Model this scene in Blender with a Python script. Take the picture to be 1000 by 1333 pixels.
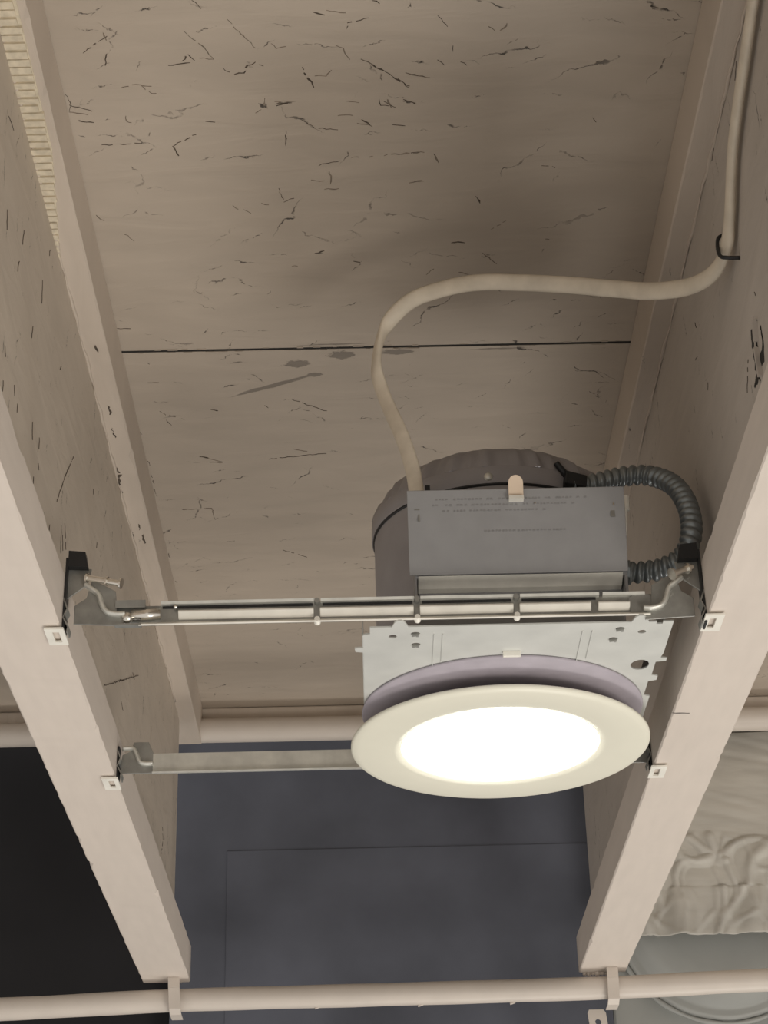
import bpy, bmesh, math, random
from mathutils import Vector, Matrix
random.seed(7)
S = bpy.context.scene
for o in list(bpy.data.objects): bpy.data.objects.remove(o)
C = S.collection

# ------------------------------------------------------------------ camera
cd = bpy.data.cameras.new('camera'); cam = bpy.data.objects.new('camera', cd); C.objects.link(cam)
r_ = Vector((0.999733, 0.000212, -0.023104)); u_ = Vector((0.020569, -0.463618, 0.885797)); f_ = Vector((0.010523, 0.886035, 0.463498))
cam.matrix_world = Matrix(((r_.x, u_.x, -f_.x, -0.0105), (r_.y, u_.y, -f_.y, 0.0), (r_.z, u_.z, -f_.z, -0.44104), (0, 0, 0, 1)))
cd.sensor_fit = 'HORIZONTAL'; cd.sensor_width = 36.0; cd.lens = 2489.8 / 1000 * 36.0
cd.clip_start = 0.01
S.camera = cam

# ------------------------------------------------------------------ light and exposure
w = bpy.data.worlds.new('room_light'); S.world = w; w.use_nodes = True
bg = w.node_tree.nodes['Background']; bg.inputs[0].default_value = (1.0, 0.94, 0.87, 1); bg.inputs[1].default_value = 0.60
def area(name, loc, target, size, power, color):
    l = bpy.data.lights.new(name, 'AREA'); l.shape = 'DISK'; l.size = size; l.energy = power; l.color = color
    o = bpy.data.objects.new(name, l); C.objects.link(o); o.location = loc
    o.rotation_euler = (Vector(target) - Vector(loc)).to_track_quat('-Z', 'Y').to_euler(); return o
area('bounce_fill', (1.3, -0.5, -1.9), (0.0, 1.1, 0.1), 0.9, 22, (1.0, 0.92, 0.82))  # added upward light standing in for bounced room light, not a fitting
area('far_fill', (0.5, 2.0, -2.0), (0.0, 1.2, 0.1), 0.6, 12, (1.0, 0.95, 0.88))  # second added upward light from beyond, shades the plate above the ring
S.view_settings.view_transform = 'Standard'; S.view_settings.look = 'None'
S.view_settings.gamma = 1; S.view_settings.use_curve_mapping = False; S.view_settings.exposure = 0.0

# ------------------------------------------------------------------ helpers
def NT(name):
    m = bpy.data.materials.new(name); m.use_nodes = True
    t = m.node_tree; b = t.nodes['Principled BSDF']
    return m, t, b
def N(t, kind, **k):
    n = t.nodes.new(kind)
    for a, v in k.items():
        if a.startswith('i_'): n.inputs[a[2:].replace('_', ' ')].default_value = v
        else: setattr(n, a, v)
    return n
def M_(t, op, a, b=None, clamp=False):
    n = t.nodes.new('ShaderNodeMath'); n.operation = op; n.use_clamp = clamp
    for i, v in enumerate((a, b)):
        if v is None: continue
        if isinstance(v, (int, float)): n.inputs[i].default_value = v
        else: t.links.new(v, n.inputs[i])
    return n.outputs[0]
def simple(name, col, rough=0.6, metal=0.0, bump=0.0, scale=60, var=0.08, stretch=(1, 1, 1)):
    m, t, b = NT(name)
    tc = N(t, 'ShaderNodeTexCoord'); mp = N(t, 'ShaderNodeMapping'); mp.inputs['Scale'].default_value = stretch
    t.links.new(tc.outputs['Object'], mp.inputs[0])
    n = N(t, 'ShaderNodeTexNoise'); n.inputs['Scale'].default_value = scale; n.inputs['Detail'].default_value = 5
    t.links.new(mp.outputs[0], n.inputs['Vector'])
    cr = N(t, 'ShaderNodeValToRGB')
    cr.color_ramp.elements[0].position = 0.3; cr.color_ramp.elements[1].position = 0.7
    cr.color_ramp.elements[0].color = [c * (1 - var) for c in col] + [1]
    cr.color_ramp.elements[1].color = [min(1, c * (1 + var)) for c in col] + [1]
    t.links.new(n.outputs['Fac'], cr.inputs[0]); t.links.new(cr.outputs[0], b.inputs['Base Color'])
    b.inputs['Roughness'].default_value = rough; b.inputs['Metallic'].default_value = metal
    if bump:
        bp = N(t, 'ShaderNodeBump'); bp.inputs['Strength'].default_value = bump; bp.inputs['Distance'].default_value = 0.002
        t.links.new(n.outputs['Fac'], bp.inputs['Height']); t.links.new(bp.outputs[0], b.inputs['Normal'])
    return m
def strand_paint(name, col, axes, density=0.3, ang=(0.0, 3.14), cell=22, blobs=(), rough=0.55, dark=(0.03, 0.026, 0.022), blobdark=0.9):
    """painted strand board: relief of flakes, thin open cracks between strands, worn places. axes: which object axes lie in the board"""
    m, t, b = NT(name); L = t.links.new
    tc = N(t, 'ShaderNodeTexCoord'); sp = N(t, 'ShaderNodeSeparateXYZ'); L(tc.outputs['Object'], sp.inputs[0])
    cb = N(t, 'ShaderNodeCombineXYZ'); L(sp.outputs[axes[0]], cb.inputs[0]); L(sp.outputs[axes[1]], cb.inputs[1])
    P = cb.outputs[0]
    total = None
    def crack(cell, w, ln, dens, seed):
        mp = N(t, 'ShaderNodeMapping'); mp.inputs['Location'].default_value = (seed * 3.7, seed * 1.9, 0); L(P, mp.inputs[0])
        v = N(t, 'ShaderNodeTexVoronoi'); v.voronoi_dimensions = '2D'; v.inputs['Scale'].default_value = cell; L(mp.outputs[0], v.inputs['Vector'])
        d = N(t, 'ShaderNodeVectorMath', operation='SUBTRACT'); L(mp.outputs[0], d.inputs[0]); L(v.outputs['Position'], d.inputs[1])
        sc = N(t, 'ShaderNodeSeparateColor'); L(v.outputs['Color'], sc.inputs[0])
        an = M_(t, 'ADD', M_(t, 'MULTIPLY', sc.outputs[0], ang[1] - ang[0]), ang[0])
        rt = N(t, 'ShaderNodeVectorRotate', rotation_type='Z_AXIS'); L(d.outputs[0], rt.inputs['Vector']); L(an, rt.inputs['Angle'])
        s2 = N(t, 'ShaderNodeSeparateXYZ'); L(rt.outputs[0], s2.inputs[0])
        nz = N(t, 'ShaderNodeTexNoise'); nz.inputs['Scale'].default_value = cell * 3.2; nz.inputs['Detail'].default_value = 4; L(mp.outputs[0], nz.inputs['Vector'])
        wig = M_(t, 'MULTIPLY', M_(t, 'SUBTRACT', nz.outputs['Fac'], 0.5), 0.45 / cell)
        vv = M_(t, 'ABSOLUTE', M_(t, 'ADD', s2.outputs[1], wig))
        uu = M_(t, 'ABSOLUTE', s2.outputs[0])
        lnv = M_(t, 'ADD', M_(t, 'MULTIPLY', sc.outputs[2], ln * 0.8 / cell), ln * 0.2 / cell)
        ww = M_(t, 'MULTIPLY', M_(t, 'SUBTRACT', 1.0, M_(t, 'DIVIDE', uu, lnv), True), w)
        a = M_(t, 'MULTIPLY', M_(t, 'SUBTRACT', ww, vv), 2600.0, True)
        k = M_(t, 'LESS_THAN', sc.outputs[1], dens)
        n3 = N(t, 'ShaderNodeTexNoise'); n3.inputs['Scale'].default_value = cell * 6; L(mp.outputs[0], n3.inputs['Vector'])
        br = M_(t, 'MULTIPLY', M_(t, 'SUBTRACT', n3.outputs['Fac'], 0.40), 6.0, True)
        # marks come in patches, not everywhere
        n4 = N(t, 'ShaderNodeTexNoise'); n4.inputs['Scale'].default_value = 7; L(mp.outputs[0], n4.inputs['Vector'])
        pt = M_(t, 'MULTIPLY', M_(t, 'SUBTRACT', n4.outputs['Fac'], 0.44), 9.0, True)
        return M_(t, 'MULTIPLY', M_(t, 'MULTIPLY', M_(t, 'MULTIPLY', a, k), br), pt)
    c1 = crack(cell, 0.0011, 0.75, density, 0); c2 = crack(cell * 1.9, 0.0008, 0.8, density * 0.8, 1); c3 = crack(cell * 3.2, 0.0006, 0.8, density * 0.6, 2)
    total = M_(t, 'MAXIMUM', M_(t, 'MAXIMUM', c1, c2), c3)
    for (bx, by, rx, ry, th, ca) in blobs:
        mp = N(t, 'ShaderNodeMapping', vector_type='TEXTURE'); mp.inputs['Location'].default_value = (bx, by, 0); mp.inputs['Rotation'].default_value = (0, 0, ca)
        mp.inputs['Scale'].default_value = (rx, ry, 1); L(P, mp.inputs[0])
        ln = N(t, 'ShaderNodeVectorMath', operation='LENGTH'); L(mp.outputs[0], ln.inputs[0])
        nz = N(t, 'ShaderNodeTexNoise'); nz.inputs['Scale'].default_value = 2.2; nz.inputs['Detail'].default_value = 6; nz.inputs['Roughness'].default_value = 0.65; L(mp.outputs[0], nz.inputs['Vector'])
        e = M_(t, 'SUBTRACT', M_(t, 'ADD', nz.outputs['Fac'], th), M_(t, 'MULTIPLY', ln.outputs['Value'], 0.55))
        total = M_(t, 'MAXIMUM', total, M_(t, 'MULTIPLY', M_(t, 'MULTIPLY', M_(t, 'SUBTRACT', e, 0.5), 9.0, True), blobdark))
    # flake relief
    mp = N(t, 'ShaderNodeMapping'); mp.inputs['Scale'].default_value = (14, 52, 1); L(P, mp.inputs[0])
    n1 = N(t, 'ShaderNodeTexNoise'); n1.inputs['Scale'].default_value = 1.0; n1.inputs['Detail'].default_value = 6; n1.inputs['Distortion'].default_value = 0.8; L(mp.outputs[0], n1.inputs['Vector'])
    n2 = N(t, 'ShaderNodeTexNoise'); n2.inputs['Scale'].default_value = 6.0; n2.inputs['Detail'].default_value = 3; L(P, n2.inputs['Vector'])
    cr = N(t, 'ShaderNodeValToRGB'); cr.color_ramp.elements[0].position = 0.3; cr.color_ramp.elements[1].position = 0.7
    cr.color_ramp.elements[0].color = [c * 0.90 for c in col] + [1]; cr.color_ramp.elements[1].color = [c * 1.08 for c in col] + [1]
    L(M_(t, 'ADD', M_(t, 'MULTIPLY', n1.outputs['Fac'], 0.5), M_(t, 'MULTIPLY', n2.outputs['Fac'], 0.5)), cr.inputs[0])
    mx = N(t, 'ShaderNodeMix', data_type='RGBA'); L(M_(t, 'MULTIPLY', total, 0.88), mx.inputs[0]); L(cr.outputs[0], mx.inputs[6]); mx.inputs[7].default_value = (*dark, 1)
    L(mx.outputs[2], b.inputs['Base Color']); b.inputs['Roughness'].default_value = rough
    h = M_(t, 'SUBTRACT', n1.outputs['Fac'], M_(t, 'MULTIPLY', total, 1.2))
    bp = N(t, 'ShaderNodeBump'); bp.inputs['Strength'].default_value = 0.45; bp.inputs['Distance'].default_value = 0.0022; L(h, bp.inputs['Height']); L(bp.outputs[0], b.inputs['Normal'])
    return m

def obj(name, bm, mat, parent=None, smooth=False, bevel=0.0, seg=2):
    me = bpy.data.meshes.new(name); bmesh.ops.recalc_face_normals(bm, faces=bm.faces[:]); bm.to_mesh(me); bm.free()
    if smooth:
        for p in me.polygons: p.use_smooth = True
    o = bpy.data.objects.new(name, me); C.objects.link(o)
    if mat: me.materials.append(mat)
    if parent: o.parent = parent
    if bevel:
        b = o.modifiers.new('bevel', 'BEVEL'); b.width = bevel; b.segments = seg; b.limit_method = 'ANGLE'; b.angle_limit = 0.6
    return o
def struct(o): o['kind'] = 'structure'; return o
def tag(o, label, cat, group=None):
    o['label'] = label; o['category'] = cat
    if group: o['group'] = group
    return o
def thing(name, label, cat, loc=(0, 0, 0), group=None):
    o = bpy.data.objects.new(name, None); C.objects.link(o); o.location = loc; o.empty_display_size = 0.02
    return tag(o, label, cat, group)
class B:
    """bmesh gatherer; everything is written in scene coordinates and shifted by the parent's base"""
    def __init__(s): s.bm = bmesh.new()
    def box(s, x0, x1, y0, y1, z0, z1, mat=None):
        r = bmesh.ops.create_cube(s.bm, size=1)['verts']
        m = Matrix.Translation(((x0 + x1) / 2, (y0 + y1) / 2, (z0 + z1) / 2)) @ Matrix.Diagonal((abs(x1 - x0), abs(y1 - y0), abs(z1 - z0), 1))
        bmesh.ops.transform(s.bm, matrix=(mat @ m) if mat else m, verts=r); return s
    def poly(s, pts, vec):
        """prism: planar polygon pts swept by vec"""
        a = [s.bm.verts.new(Vector(p)) for p in pts]; b = [s.bm.verts.new(Vector(p) + Vector(vec)) for p in pts]
        n = len(pts); s.bm.faces.new(a); s.bm.faces.new(b[::-1])
        for i in range(n): s.bm.faces.new((a[i], b[i], b[(i + 1) % n], a[(i + 1) % n]))
        return s
    def band(s, pts, th, vec):
        """thin sheet: polyline pts given thickness th (2D offset, perpendicular to vec), swept by vec"""
        v = Vector(vec).normalized(); P = [Vector(p) for p in pts]; off = []
        for i in range(len(P)):
            d = Vector((0, 0, 0))
            if i > 0: d += (P[i] - P[i - 1]).normalized()
            if i < len(P) - 1: d += (P[i + 1] - P[i]).normalized()
            off.append(d.normalized().cross(v) * th)
        Q = [p + o for p, o in zip(P, off)]
        for i in range(len(P) - 1):
            q = [P[i], P[i + 1], Q[i + 1], Q[i]]
            a = [s.bm.verts.new(p) for p in q]; b = [s.bm.verts.new(p + Vector(vec)) for p in q]
            s.bm.faces.new(a); s.bm.faces.new(b[::-1])
            for k in range(4): s.bm.faces.new((a[k], b[k], b[(k + 1) % 4], a[(k + 1) % 4]))
        return s
    def cyl(s, p0, p1, r0, r1=None, seg=16):
        p0, p1 = Vector(p0), Vector(p1); r1 = r0 if r1 is None else r1
        d = p1 - p0; m = Matrix.Translation((p0 + p1) / 2) @ d.to_track_quat('Z', 'Y').to_matrix().to_4x4()
        bmesh.ops.create_cone(s.bm, cap_ends=True, segments=seg, radius1=r0, radius2=r1, depth=d.length, matrix=m); return s
    def lathe(s, prof, cx, cy, seg=72, close=False, mat=None):
        rings = []
        for (r, z) in prof:
            ring = []
            for k in range(seg):
                a = 2 * math.pi * k / seg; p = Vector((cx + r * math.cos(a), cy + r * math.sin(a), z))
                if mat: p = mat @ p
                ring.append(s.bm.verts.new(p))
            rings.append(ring)
        n = len(rings)
        for i in range(n if close else n - 1):
            A, D = rings[i], rings[(i + 1) % n]
            for k in range(seg): s.bm.faces.new((A[k], A[(k + 1) % seg], D[(k + 1) % seg], D[k]))
        return s
    def cap(s, r, z, cx, cy, seg=72, mat=None):
        p = [Vector((cx + r * math.cos(2 * math.pi * k / seg), cy + r * math.sin(2 * math.pi * k / seg), z)) for k in range(seg)]
        if mat: p = [mat @ q for q in p]
        s.bm.faces.new([s.bm.verts.new(q) for q in p]); return s
def spline(pts, n=10):
    P = [Vector(p) for p in pts]; P = [2 * P[0] - P[1]] + P + [2 * P[-1] - P[-2]]; out = []
    for i in range(1, len(P) - 2):
        for k in range(n):
            t = k / n
            out.append(0.5 * ((2 * P[i]) + (P[i + 1] - P[i - 1]) * t + (2 * P[i - 1] - 5 * P[i] + 4 * P[i + 1] - P[i + 2]) * t * t + (3 * P[i] - P[i - 1] - 3 * P[i + 1] + P[i + 2]) * t ** 3))
    out.append(P[-2]); return out
def sweep(bm, pts, rad, seg=12, up=None, flat=1.0):
    """tube along pts; rad(s, theta) gives the radius at arc length s. up: vector of the wide side, flat: thin/wide ratio"""
    s = 0; rings = []; ref = None
    for i, p in enumerate(pts):
        d = (pts[min(i + 1, len(pts) - 1)] - pts[max(i - 1, 0)]).normalized()
        if i: s += (p - pts[i - 1]).length
        if up is not None: ref_v = up(i / (len(pts) - 1)) if callable(up) else up
        else: ref_v = ref if ref is not None else (Vector((0, 1, 0)) if abs(d.y) < .9 else Vector((1, 0, 0)))
        a = (ref_v - d * ref_v.dot(d)).normalized(); b = d.cross(a); ref = a
        ring = []
        for k in range(seg):
            t = 2 * math.pi * k / seg; r = rad(s, t)
            ring.append(bm.verts.new(p + a * (r * math.cos(t)) + b * (r * flat * math.sin(t))))
        rings.append(ring)
    for A, D in zip(rings, rings[1:]):
        for k in range(seg): bm.faces.new((A[k], A[(k + 1) % seg], D[(k + 1) % seg], D[k]))
    bm.faces.new(rings[0][::-1]); bm.faces.new(rings[-1])

def timber(x0, x1, y0, y1, z0, z1, jit=0.00018, n=90, ch=0.0010):
    """long member along Y whose arrises wander and are nicked a little"""
    bm = bmesh.new(); rings = []
    prof = [(x0, z0, 1, 1), (x1, z0, -1, 1), (x1, z1, -1, -1), (x0, z1, 1, -1)]
    for i in range(n + 1):
        y = y0 + (y1 - y0) * i / n; ring = []
        for (x, z, sx, sz) in prof:
            c = ch * random.uniform(0.6, 1.4) + (random.uniform(0.001, 0.0025) if random.random() < 0.03 else 0)
            j = random.uniform(-jit, jit)
            a = (x + sx * 0, z + sz * c); b = (x + sx * c, z + sz * 0)
            pr = (a, b) if (sx * sz > 0) else (b, a)
            for (px, pz) in pr: ring.append(bm.verts.new((px + j * 0.5, y, pz + j * 0.5)))
        rings.append(ring)
    for A, D in zip(rings, rings[1:]):
        for k in range(8): bm.faces.new((A[k], A[(k + 1) % 8], D[(k + 1) % 8], D[k]))
    bm.faces.new(rings[0][::-1]); bm.faces.new(rings[-1]); return bm

# ------------------------------------------------------------------ materials
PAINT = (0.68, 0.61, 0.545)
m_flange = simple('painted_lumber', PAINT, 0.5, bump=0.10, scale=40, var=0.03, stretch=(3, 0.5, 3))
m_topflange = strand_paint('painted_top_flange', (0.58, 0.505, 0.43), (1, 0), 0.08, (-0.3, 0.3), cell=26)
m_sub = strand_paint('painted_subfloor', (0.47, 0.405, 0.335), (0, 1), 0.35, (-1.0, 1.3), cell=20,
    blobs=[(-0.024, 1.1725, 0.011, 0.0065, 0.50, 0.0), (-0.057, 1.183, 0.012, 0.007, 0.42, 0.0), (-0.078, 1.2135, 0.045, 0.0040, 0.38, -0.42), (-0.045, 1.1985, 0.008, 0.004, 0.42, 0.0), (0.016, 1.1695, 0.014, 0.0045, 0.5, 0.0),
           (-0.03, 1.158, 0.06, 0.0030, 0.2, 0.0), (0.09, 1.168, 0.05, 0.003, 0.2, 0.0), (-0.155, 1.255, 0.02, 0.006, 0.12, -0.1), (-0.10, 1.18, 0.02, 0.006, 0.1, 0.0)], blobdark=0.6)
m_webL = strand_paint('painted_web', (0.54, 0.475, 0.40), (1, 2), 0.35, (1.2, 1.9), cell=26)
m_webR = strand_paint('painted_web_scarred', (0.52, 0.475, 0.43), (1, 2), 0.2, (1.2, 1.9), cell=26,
    blobs=[])
m_kerf = simple('kerfed_wood', (0.66, 0.59, 0.46), 0.7, bump=0.3, scale=200, var=0.15)
m_zinc = simple('galvanised_steel', (0.72, 0.72, 0.67), 0.42, 0.6, bump=0.05, scale=90, var=0.12)
m_zincdark = simple('dull_galvanised_steel', (0.34, 0.34, 0.32), 0.45, 0.6, bump=0.08, scale=90, var=0.2)
m_plate = simple('spangled_steel', (0.68, 0.69, 0.66), 0.5, 0.4, bump=0.04, scale=45, var=0.06)
m_can = simple('painted_can_steel', (0.34, 0.325, 0.335), 0.6, 0.05, bump=0.06, scale=50, var=0.06)
m_box = simple('grey_box_steel', (0.30, 0.30, 0.305), 0.55, 0.15, bump=0.03, scale=80, var=0.04)
m_tab = simple('pale_tab_paint', (0.85, 0.70, 0.55), 0.5)
m_lip = simple('pale_lit_steel', (0.86, 0.84, 0.77), 0.5, 0.1)  # paler steel, carries the light on down-facing lips and ribs
m_flex = simple('flexible_conduit_steel', (0.25, 0.275, 0.285), 0.36, 0.6, bump=0.05, scale=120, var=0.1)
m_dark = simple('black_steel', (0.035, 0.036, 0.038), 0.45, 0.5)
m_shiny = simple('bright_nail_steel', (0.85, 0.82, 0.76), 0.22, 1.0)
m_ring = simple('white_trim_plastic', (0.80, 0.785, 0.67), 0.42, var=0.01)
m_cable = simple('painted_cable', (0.70, 0.63, 0.52), 0.5, bump=0.1, scale=70, var=0.1)
m_pipe = simple('painted_conduit', (0.64, 0.58, 0.52), 0.45, bump=0.1, scale=40, var=0.03)
m_void = simple('unlit_void_tone', (0.012, 0.012, 0.015), 0.8, bump=0.1, scale=6, var=0.25)  # near-black tone stands in for the unlit void
m_void2 = simple('hazy_void_tone', (0.112, 0.122, 0.155), 0.8, bump=0.2, scale=7, var=0.3)  # bluish dark tone holds the shade and haze of the void
m_wrap = simple('painted_duct_wrap', (0.56, 0.54, 0.49), 0.6, bump=0.35, scale=30, var=0.08, stretch=(0.6, 1, 2.5))
m_duct = simple('painted_duct', (0.36, 0.37, 0.355), 0.5, bump=0.06, scale=12, var=0.08)
m_groove = simple('dark_gap_filler', (0.02, 0.018, 0.016), 0.9)
m_led, t_, b_ = NT('lit_diffuser')
b_.inputs['Base Color'].default_value = (0.9, 0.9, 0.85, 1); b_.inputs['Emission Color'].default_value = (1.0, 0.98, 0.9, 1); b_.inputs['Emission Strength'].default_value = 9.0

# ------------------------------------------------------------------ ceiling (subfloor sheets)
ceil = bpy.data.objects.new('ceiling', None); C.objects.link(ceil); struct(ceil)
ZS, ZT, ZB = 0.301, 0.2605, 0.0345
for (y0, y1) in ((-0.4, 1.1612), (1.1642, 1.90)):
    bm = B(); bm.box(-1.1, 1.1, y0, y1, ZS, ZS + 0.018); p = obj('subfloor_panel', bm.bm, m_sub, ceil)
obj('seam_filler', B().box(-1.1, 1.1, 1.1606, 1.1648, ZS + 0.0003, ZS + 0.003).bm, m_groove, ceil)  # dark filler strip inside the open seam
obj('seam_backing', B().box(-1.1, 1.1, 1.15, 1.175, ZS + 0.0182, ZS + 0.024).bm, m_groove, ceil)
# lumpy paint and torn strands along the open seam
bm = B()
for i in range(45):
    x = random.uniform(-0.18, 0.18); s = random.uniform(0.0004, 0.0010)
    y = random.choice((1.1642, 1.1600)) + random.uniform(0, 0.0005)
    bm.box(x, x + random.uniform(0.002, 0.009), y, y + s, ZS - s * 0.6, ZS + 0.001)
o = obj('torn_strands', bm.bm, m_sub, ceil); o['kind'] = 'stuff'

# measured open cracks and torn strands, as shallow dark slits: (x, y) on the ceiling, (y, z) on the webs
CR_SUB = [[(-0.118,0.8574),(-0.1052,0.8555)],[(-0.1061,0.8293),(-0.0965,0.8433),(-0.0911,0.8532)],[(-0.0878,0.8589),(-0.0859,0.8633),(-0.0805,0.8661),(-0.0749,0.8652),(-0.0723,0.8587),(-0.0677,0.8565),(-0.0613,0.8613)],[(-0.1095,0.8544),(-0.1056,0.8479),(-0.1029,0.8539)],[(-0.0993,0.8514),(-0.0918,0.8532)],[(-0.0816,0.82),(-0.067,0.8441)],[(-0.1656,0.8453),(-0.1497,0.8323)],[(-0.1526,0.8467),(-0.1538,0.8591)],[(-0.1515,0.8291),(-0.1506,0.8355)],[(-0.1475,0.8761),(-0.1382,0.8736),(-0.1295,0.8755)],[(-0.136,0.8737),(-0.1302,0.8823),(-0.1245,0.8818)],[(-0.148,0.8993),(-0.1477,0.9064),(-0.1452,0.9082)],[(-0.1807,0.8809),(-0.1785,0.8889),(-0.1807,0.8966)],[(-0.18,0.8913),(-0.1671,0.897)],[(-0.1807,0.8966),(-0.1699,0.9004)],[(-0.1786,0.9055),(-0.1673,0.9069)],[(-0.1225,0.9307),(-0.1075,0.9201)],[(-0.1225,0.9307),(-0.119,0.9428)],[(-0.1007,0.9077),(-0.095,0.9089)],[(-0.1656,0.9287),(-0.1409,0.9276)],[(-0.0716,0.9032),(-0.0655,0.8963),(-0.0643,0.8876)],[(-0.0584,0.8913),(-0.0459,0.8906)],[(-0.0578,0.893),(-0.0482,0.8926)],[(-0.0575,0.8951),(-0.0505,0.8932)],[(-0.0413,0.8611),(-0.0362,0.8747),(-0.0346,0.8792)],[(-0.036,0.868),(-0.0271,0.8699),(-0.0243,0.8639)],[(-0.0209,0.8437),(-0.0166,0.8454),(-0.0139,0.8553)],[(-0.0068,0.8548),(0.0042,0.864),(0.0143,0.8727),(0.0211,0.8807)],[(0.0188,0.8678),(0.0323,0.8722)],[(-0.0163,0.8914),(-0.0084,0.8937)],[(0.0042,0.8906),(0.0042,0.8965),(0.0122,0.8967)],[(0.0087,0.8907),(0.011,0.8985)],[(0.0179,0.8924),(0.0252,0.8947)],[(-0.0431,0.9083),(-0.0353,0.9157),(-0.0214,0.9183)],[(-0.0098,0.9128),(-0.0005,0.9152)],[(-0.0074,0.9093),(-0.0017,0.9141)],[(-0.0212,0.9046),(-0.012,0.9049)],[(-0.0528,0.9181),(-0.0542,0.9327)],[(-0.0137,0.9451),(0.0017,0.9445)],[(0.0064,0.9435),(0.0313,0.9412)],[(0.0222,0.9716),(0.0318,0.9696)],[(-0.0341,0.9521),(-0.0209,0.9487)],[(-0.0283,0.9581),(-0.0261,0.9659),(-0.0274,0.9717)],[(-0.0394,0.9674),(-0.031,0.9685)],[(-0.0312,0.9763),(-0.0222,0.9766)],[(-0.0602,0.9746),(-0.0573,0.9887),(-0.051,0.9849)],[(-0.072,0.9903),(-0.0672,0.9916)],[(-0.0905,0.9917),(-0.0871,0.9959)],[(-0.0834,0.996),(-0.0788,1.0002)],[(-0.0395,1.046),(-0.0331,1.0431)],[(-0.0141,1.056),(-0.0095,1.0566)],[(-0.0554,1.06),(-0.0515,1.0597)],[(-0.1646,1.0162),(-0.1572,1.0283)],[(-0.1813,1.1316),(-0.1694,1.133)],[(-0.1785,0.9991),(-0.1744,1.0055)],[(-0.0995,0.8042),(-0.0948,0.811)],[(-0.0332,0.8159),(-0.0268,0.8183)],[(-0.0256,0.8146),(-0.015,0.8164)],[(-0.0141,0.8295),(-0.014,0.8248),(-0.0021,0.8205)],[(-0.0573,0.8402),(-0.0549,0.8444),(-0.0494,0.8436)],[(0.0001,0.8067),(0.0043,0.8092)],[(0.0366,0.8199),(0.0422,0.8294)],[(0.0651,0.83),(0.0695,0.8327)],[(0.0728,0.8334),(0.0762,0.8272)],[(0.0199,0.8685),(0.0334,0.8722)],[(0.0109,0.8709),(0.0211,0.8797)],[(0.0178,0.891),(0.0252,0.8954)],[(0.0065,0.892),(0.0133,0.8985)],[(0.0111,0.9145),(0.0192,0.9158)],[(0.0136,0.9429),(0.0277,0.9411)],[(0.0222,0.9716),(0.0306,0.9696)],[(0.1047,0.9571),(0.1157,0.9589)],[(0.0373,0.9429),(0.0399,0.9524)],[(0.0375,0.8567),(0.041,0.8617)],[(0.0455,0.8448),(0.0462,0.8503)],[(0.0509,0.8587),(0.0543,0.8621)],[(0.0768,1.0231),(0.0858,1.0137)],[(0.0508,1.0363),(0.0597,1.0366)],[(0.0703,1.0474),(0.084,1.0633)],[(0.0571,1.0705),(0.0637,1.0739)],[(0.035,1.0729),(0.0401,1.0663)],[(0.1326,0.9108),(0.1347,0.9155)],[(0.1556,0.8152),(0.1602,0.8175)],[(0.0652,0.9865),(0.068,0.9946)],[(0.1129,1.0345),(0.116,1.0354)],[(-0.1655,1.2448),(-0.1592,1.2519),(-0.1459,1.2593)],[(-0.1599,1.2588),(-0.1564,1.2676)],[(-0.1246,1.2447),(-0.1196,1.2476)],[(-0.1395,1.3178),(-0.1324,1.3192)],[(-0.1321,1.3267),(-0.1221,1.3283)],[(-0.1634,1.4068),(-0.1365,1.4051),(-0.1361,1.4238)],[(-0.165,1.1769),(-0.1636,1.1794)],[(-0.168,1.2048),(-0.1596,1.2051)],[(-0.1829,1.2754),(-0.1808,1.2808)],[(-0.181,1.3228),(-0.18,1.3304)],[(-0.1807,1.3456),(-0.18,1.3611)],[(-0.1804,1.369),(-0.18,1.3829)],[(-0.1804,1.5426),(-0.1792,1.5474)],[(-0.181,1.487),(-0.1803,1.496)],[(-0.085,1.3237),(-0.0391,1.3162)],[(-0.0646,1.309),(-0.0542,1.3125)],[(-0.1392,1.3171),(-0.1217,1.3265)],[(-0.0836,1.484),(-0.0609,1.5001)],[(-0.1243,1.2447),(-0.1202,1.2477)],[(-0.0628,1.233),(-0.0374,1.251)],[(-0.0834,1.2406),(-0.0813,1.2447)]]
CR_WEBL = [[(1.081,0.1698),(1.0574,0.1432),(1.0313,0.1105)],[(1.0522,0.1046),(1.0557,0.0873)],[(1.0638,0.1122),(1.0737,0.0986)],[(1.0582,0.1013),(1.0633,0.0926)],[(0.9398,0.1131),(0.9435,0.1032)],[(0.9632,0.116),(0.9643,0.1089)],[(0.8953,0.0987),(0.8953,0.0929)],[(0.9544,0.0853),(0.9545,0.0808)],[(1.169,0.1935),(1.1693,0.1891)],[(1.1968,0.1654),(1.1961,0.1605)],[(1.0176,0.1987),(1.0129,0.1932)],[(0.8827,0.1028),(0.8862,0.0976)],[(0.8546,0.0884),(0.8557,0.0821)],[(0.9651,0.1002),(0.9685,0.0976)],[(1.0134,0.0855),(1.0124,0.0811)],[(0.8309,0.1809),(0.8351,0.1701)],[(0.8773,0.2008),(0.8761,0.1907)],[(0.8716,0.1759),(0.8687,0.1674)],[(0.9559,0.2436),(0.9547,0.2385)],[(0.9392,0.2096),(0.9418,0.195)],[(0.8157,0.2321),(0.8307,0.2338)],[(0.8523,0.1083),(0.8564,0.1038)],[(0.9212,0.1654),(0.9203,0.157)],[(1.354,0.1099),(1.3669,0.1072)],[(1.2619,0.0844),(1.4496,0.1711)],[(1.4132,0.1585),(1.4268,0.1575)],[(1.658,0.1112),(1.6664,0.101),(1.6552,0.0846)]]
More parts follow.
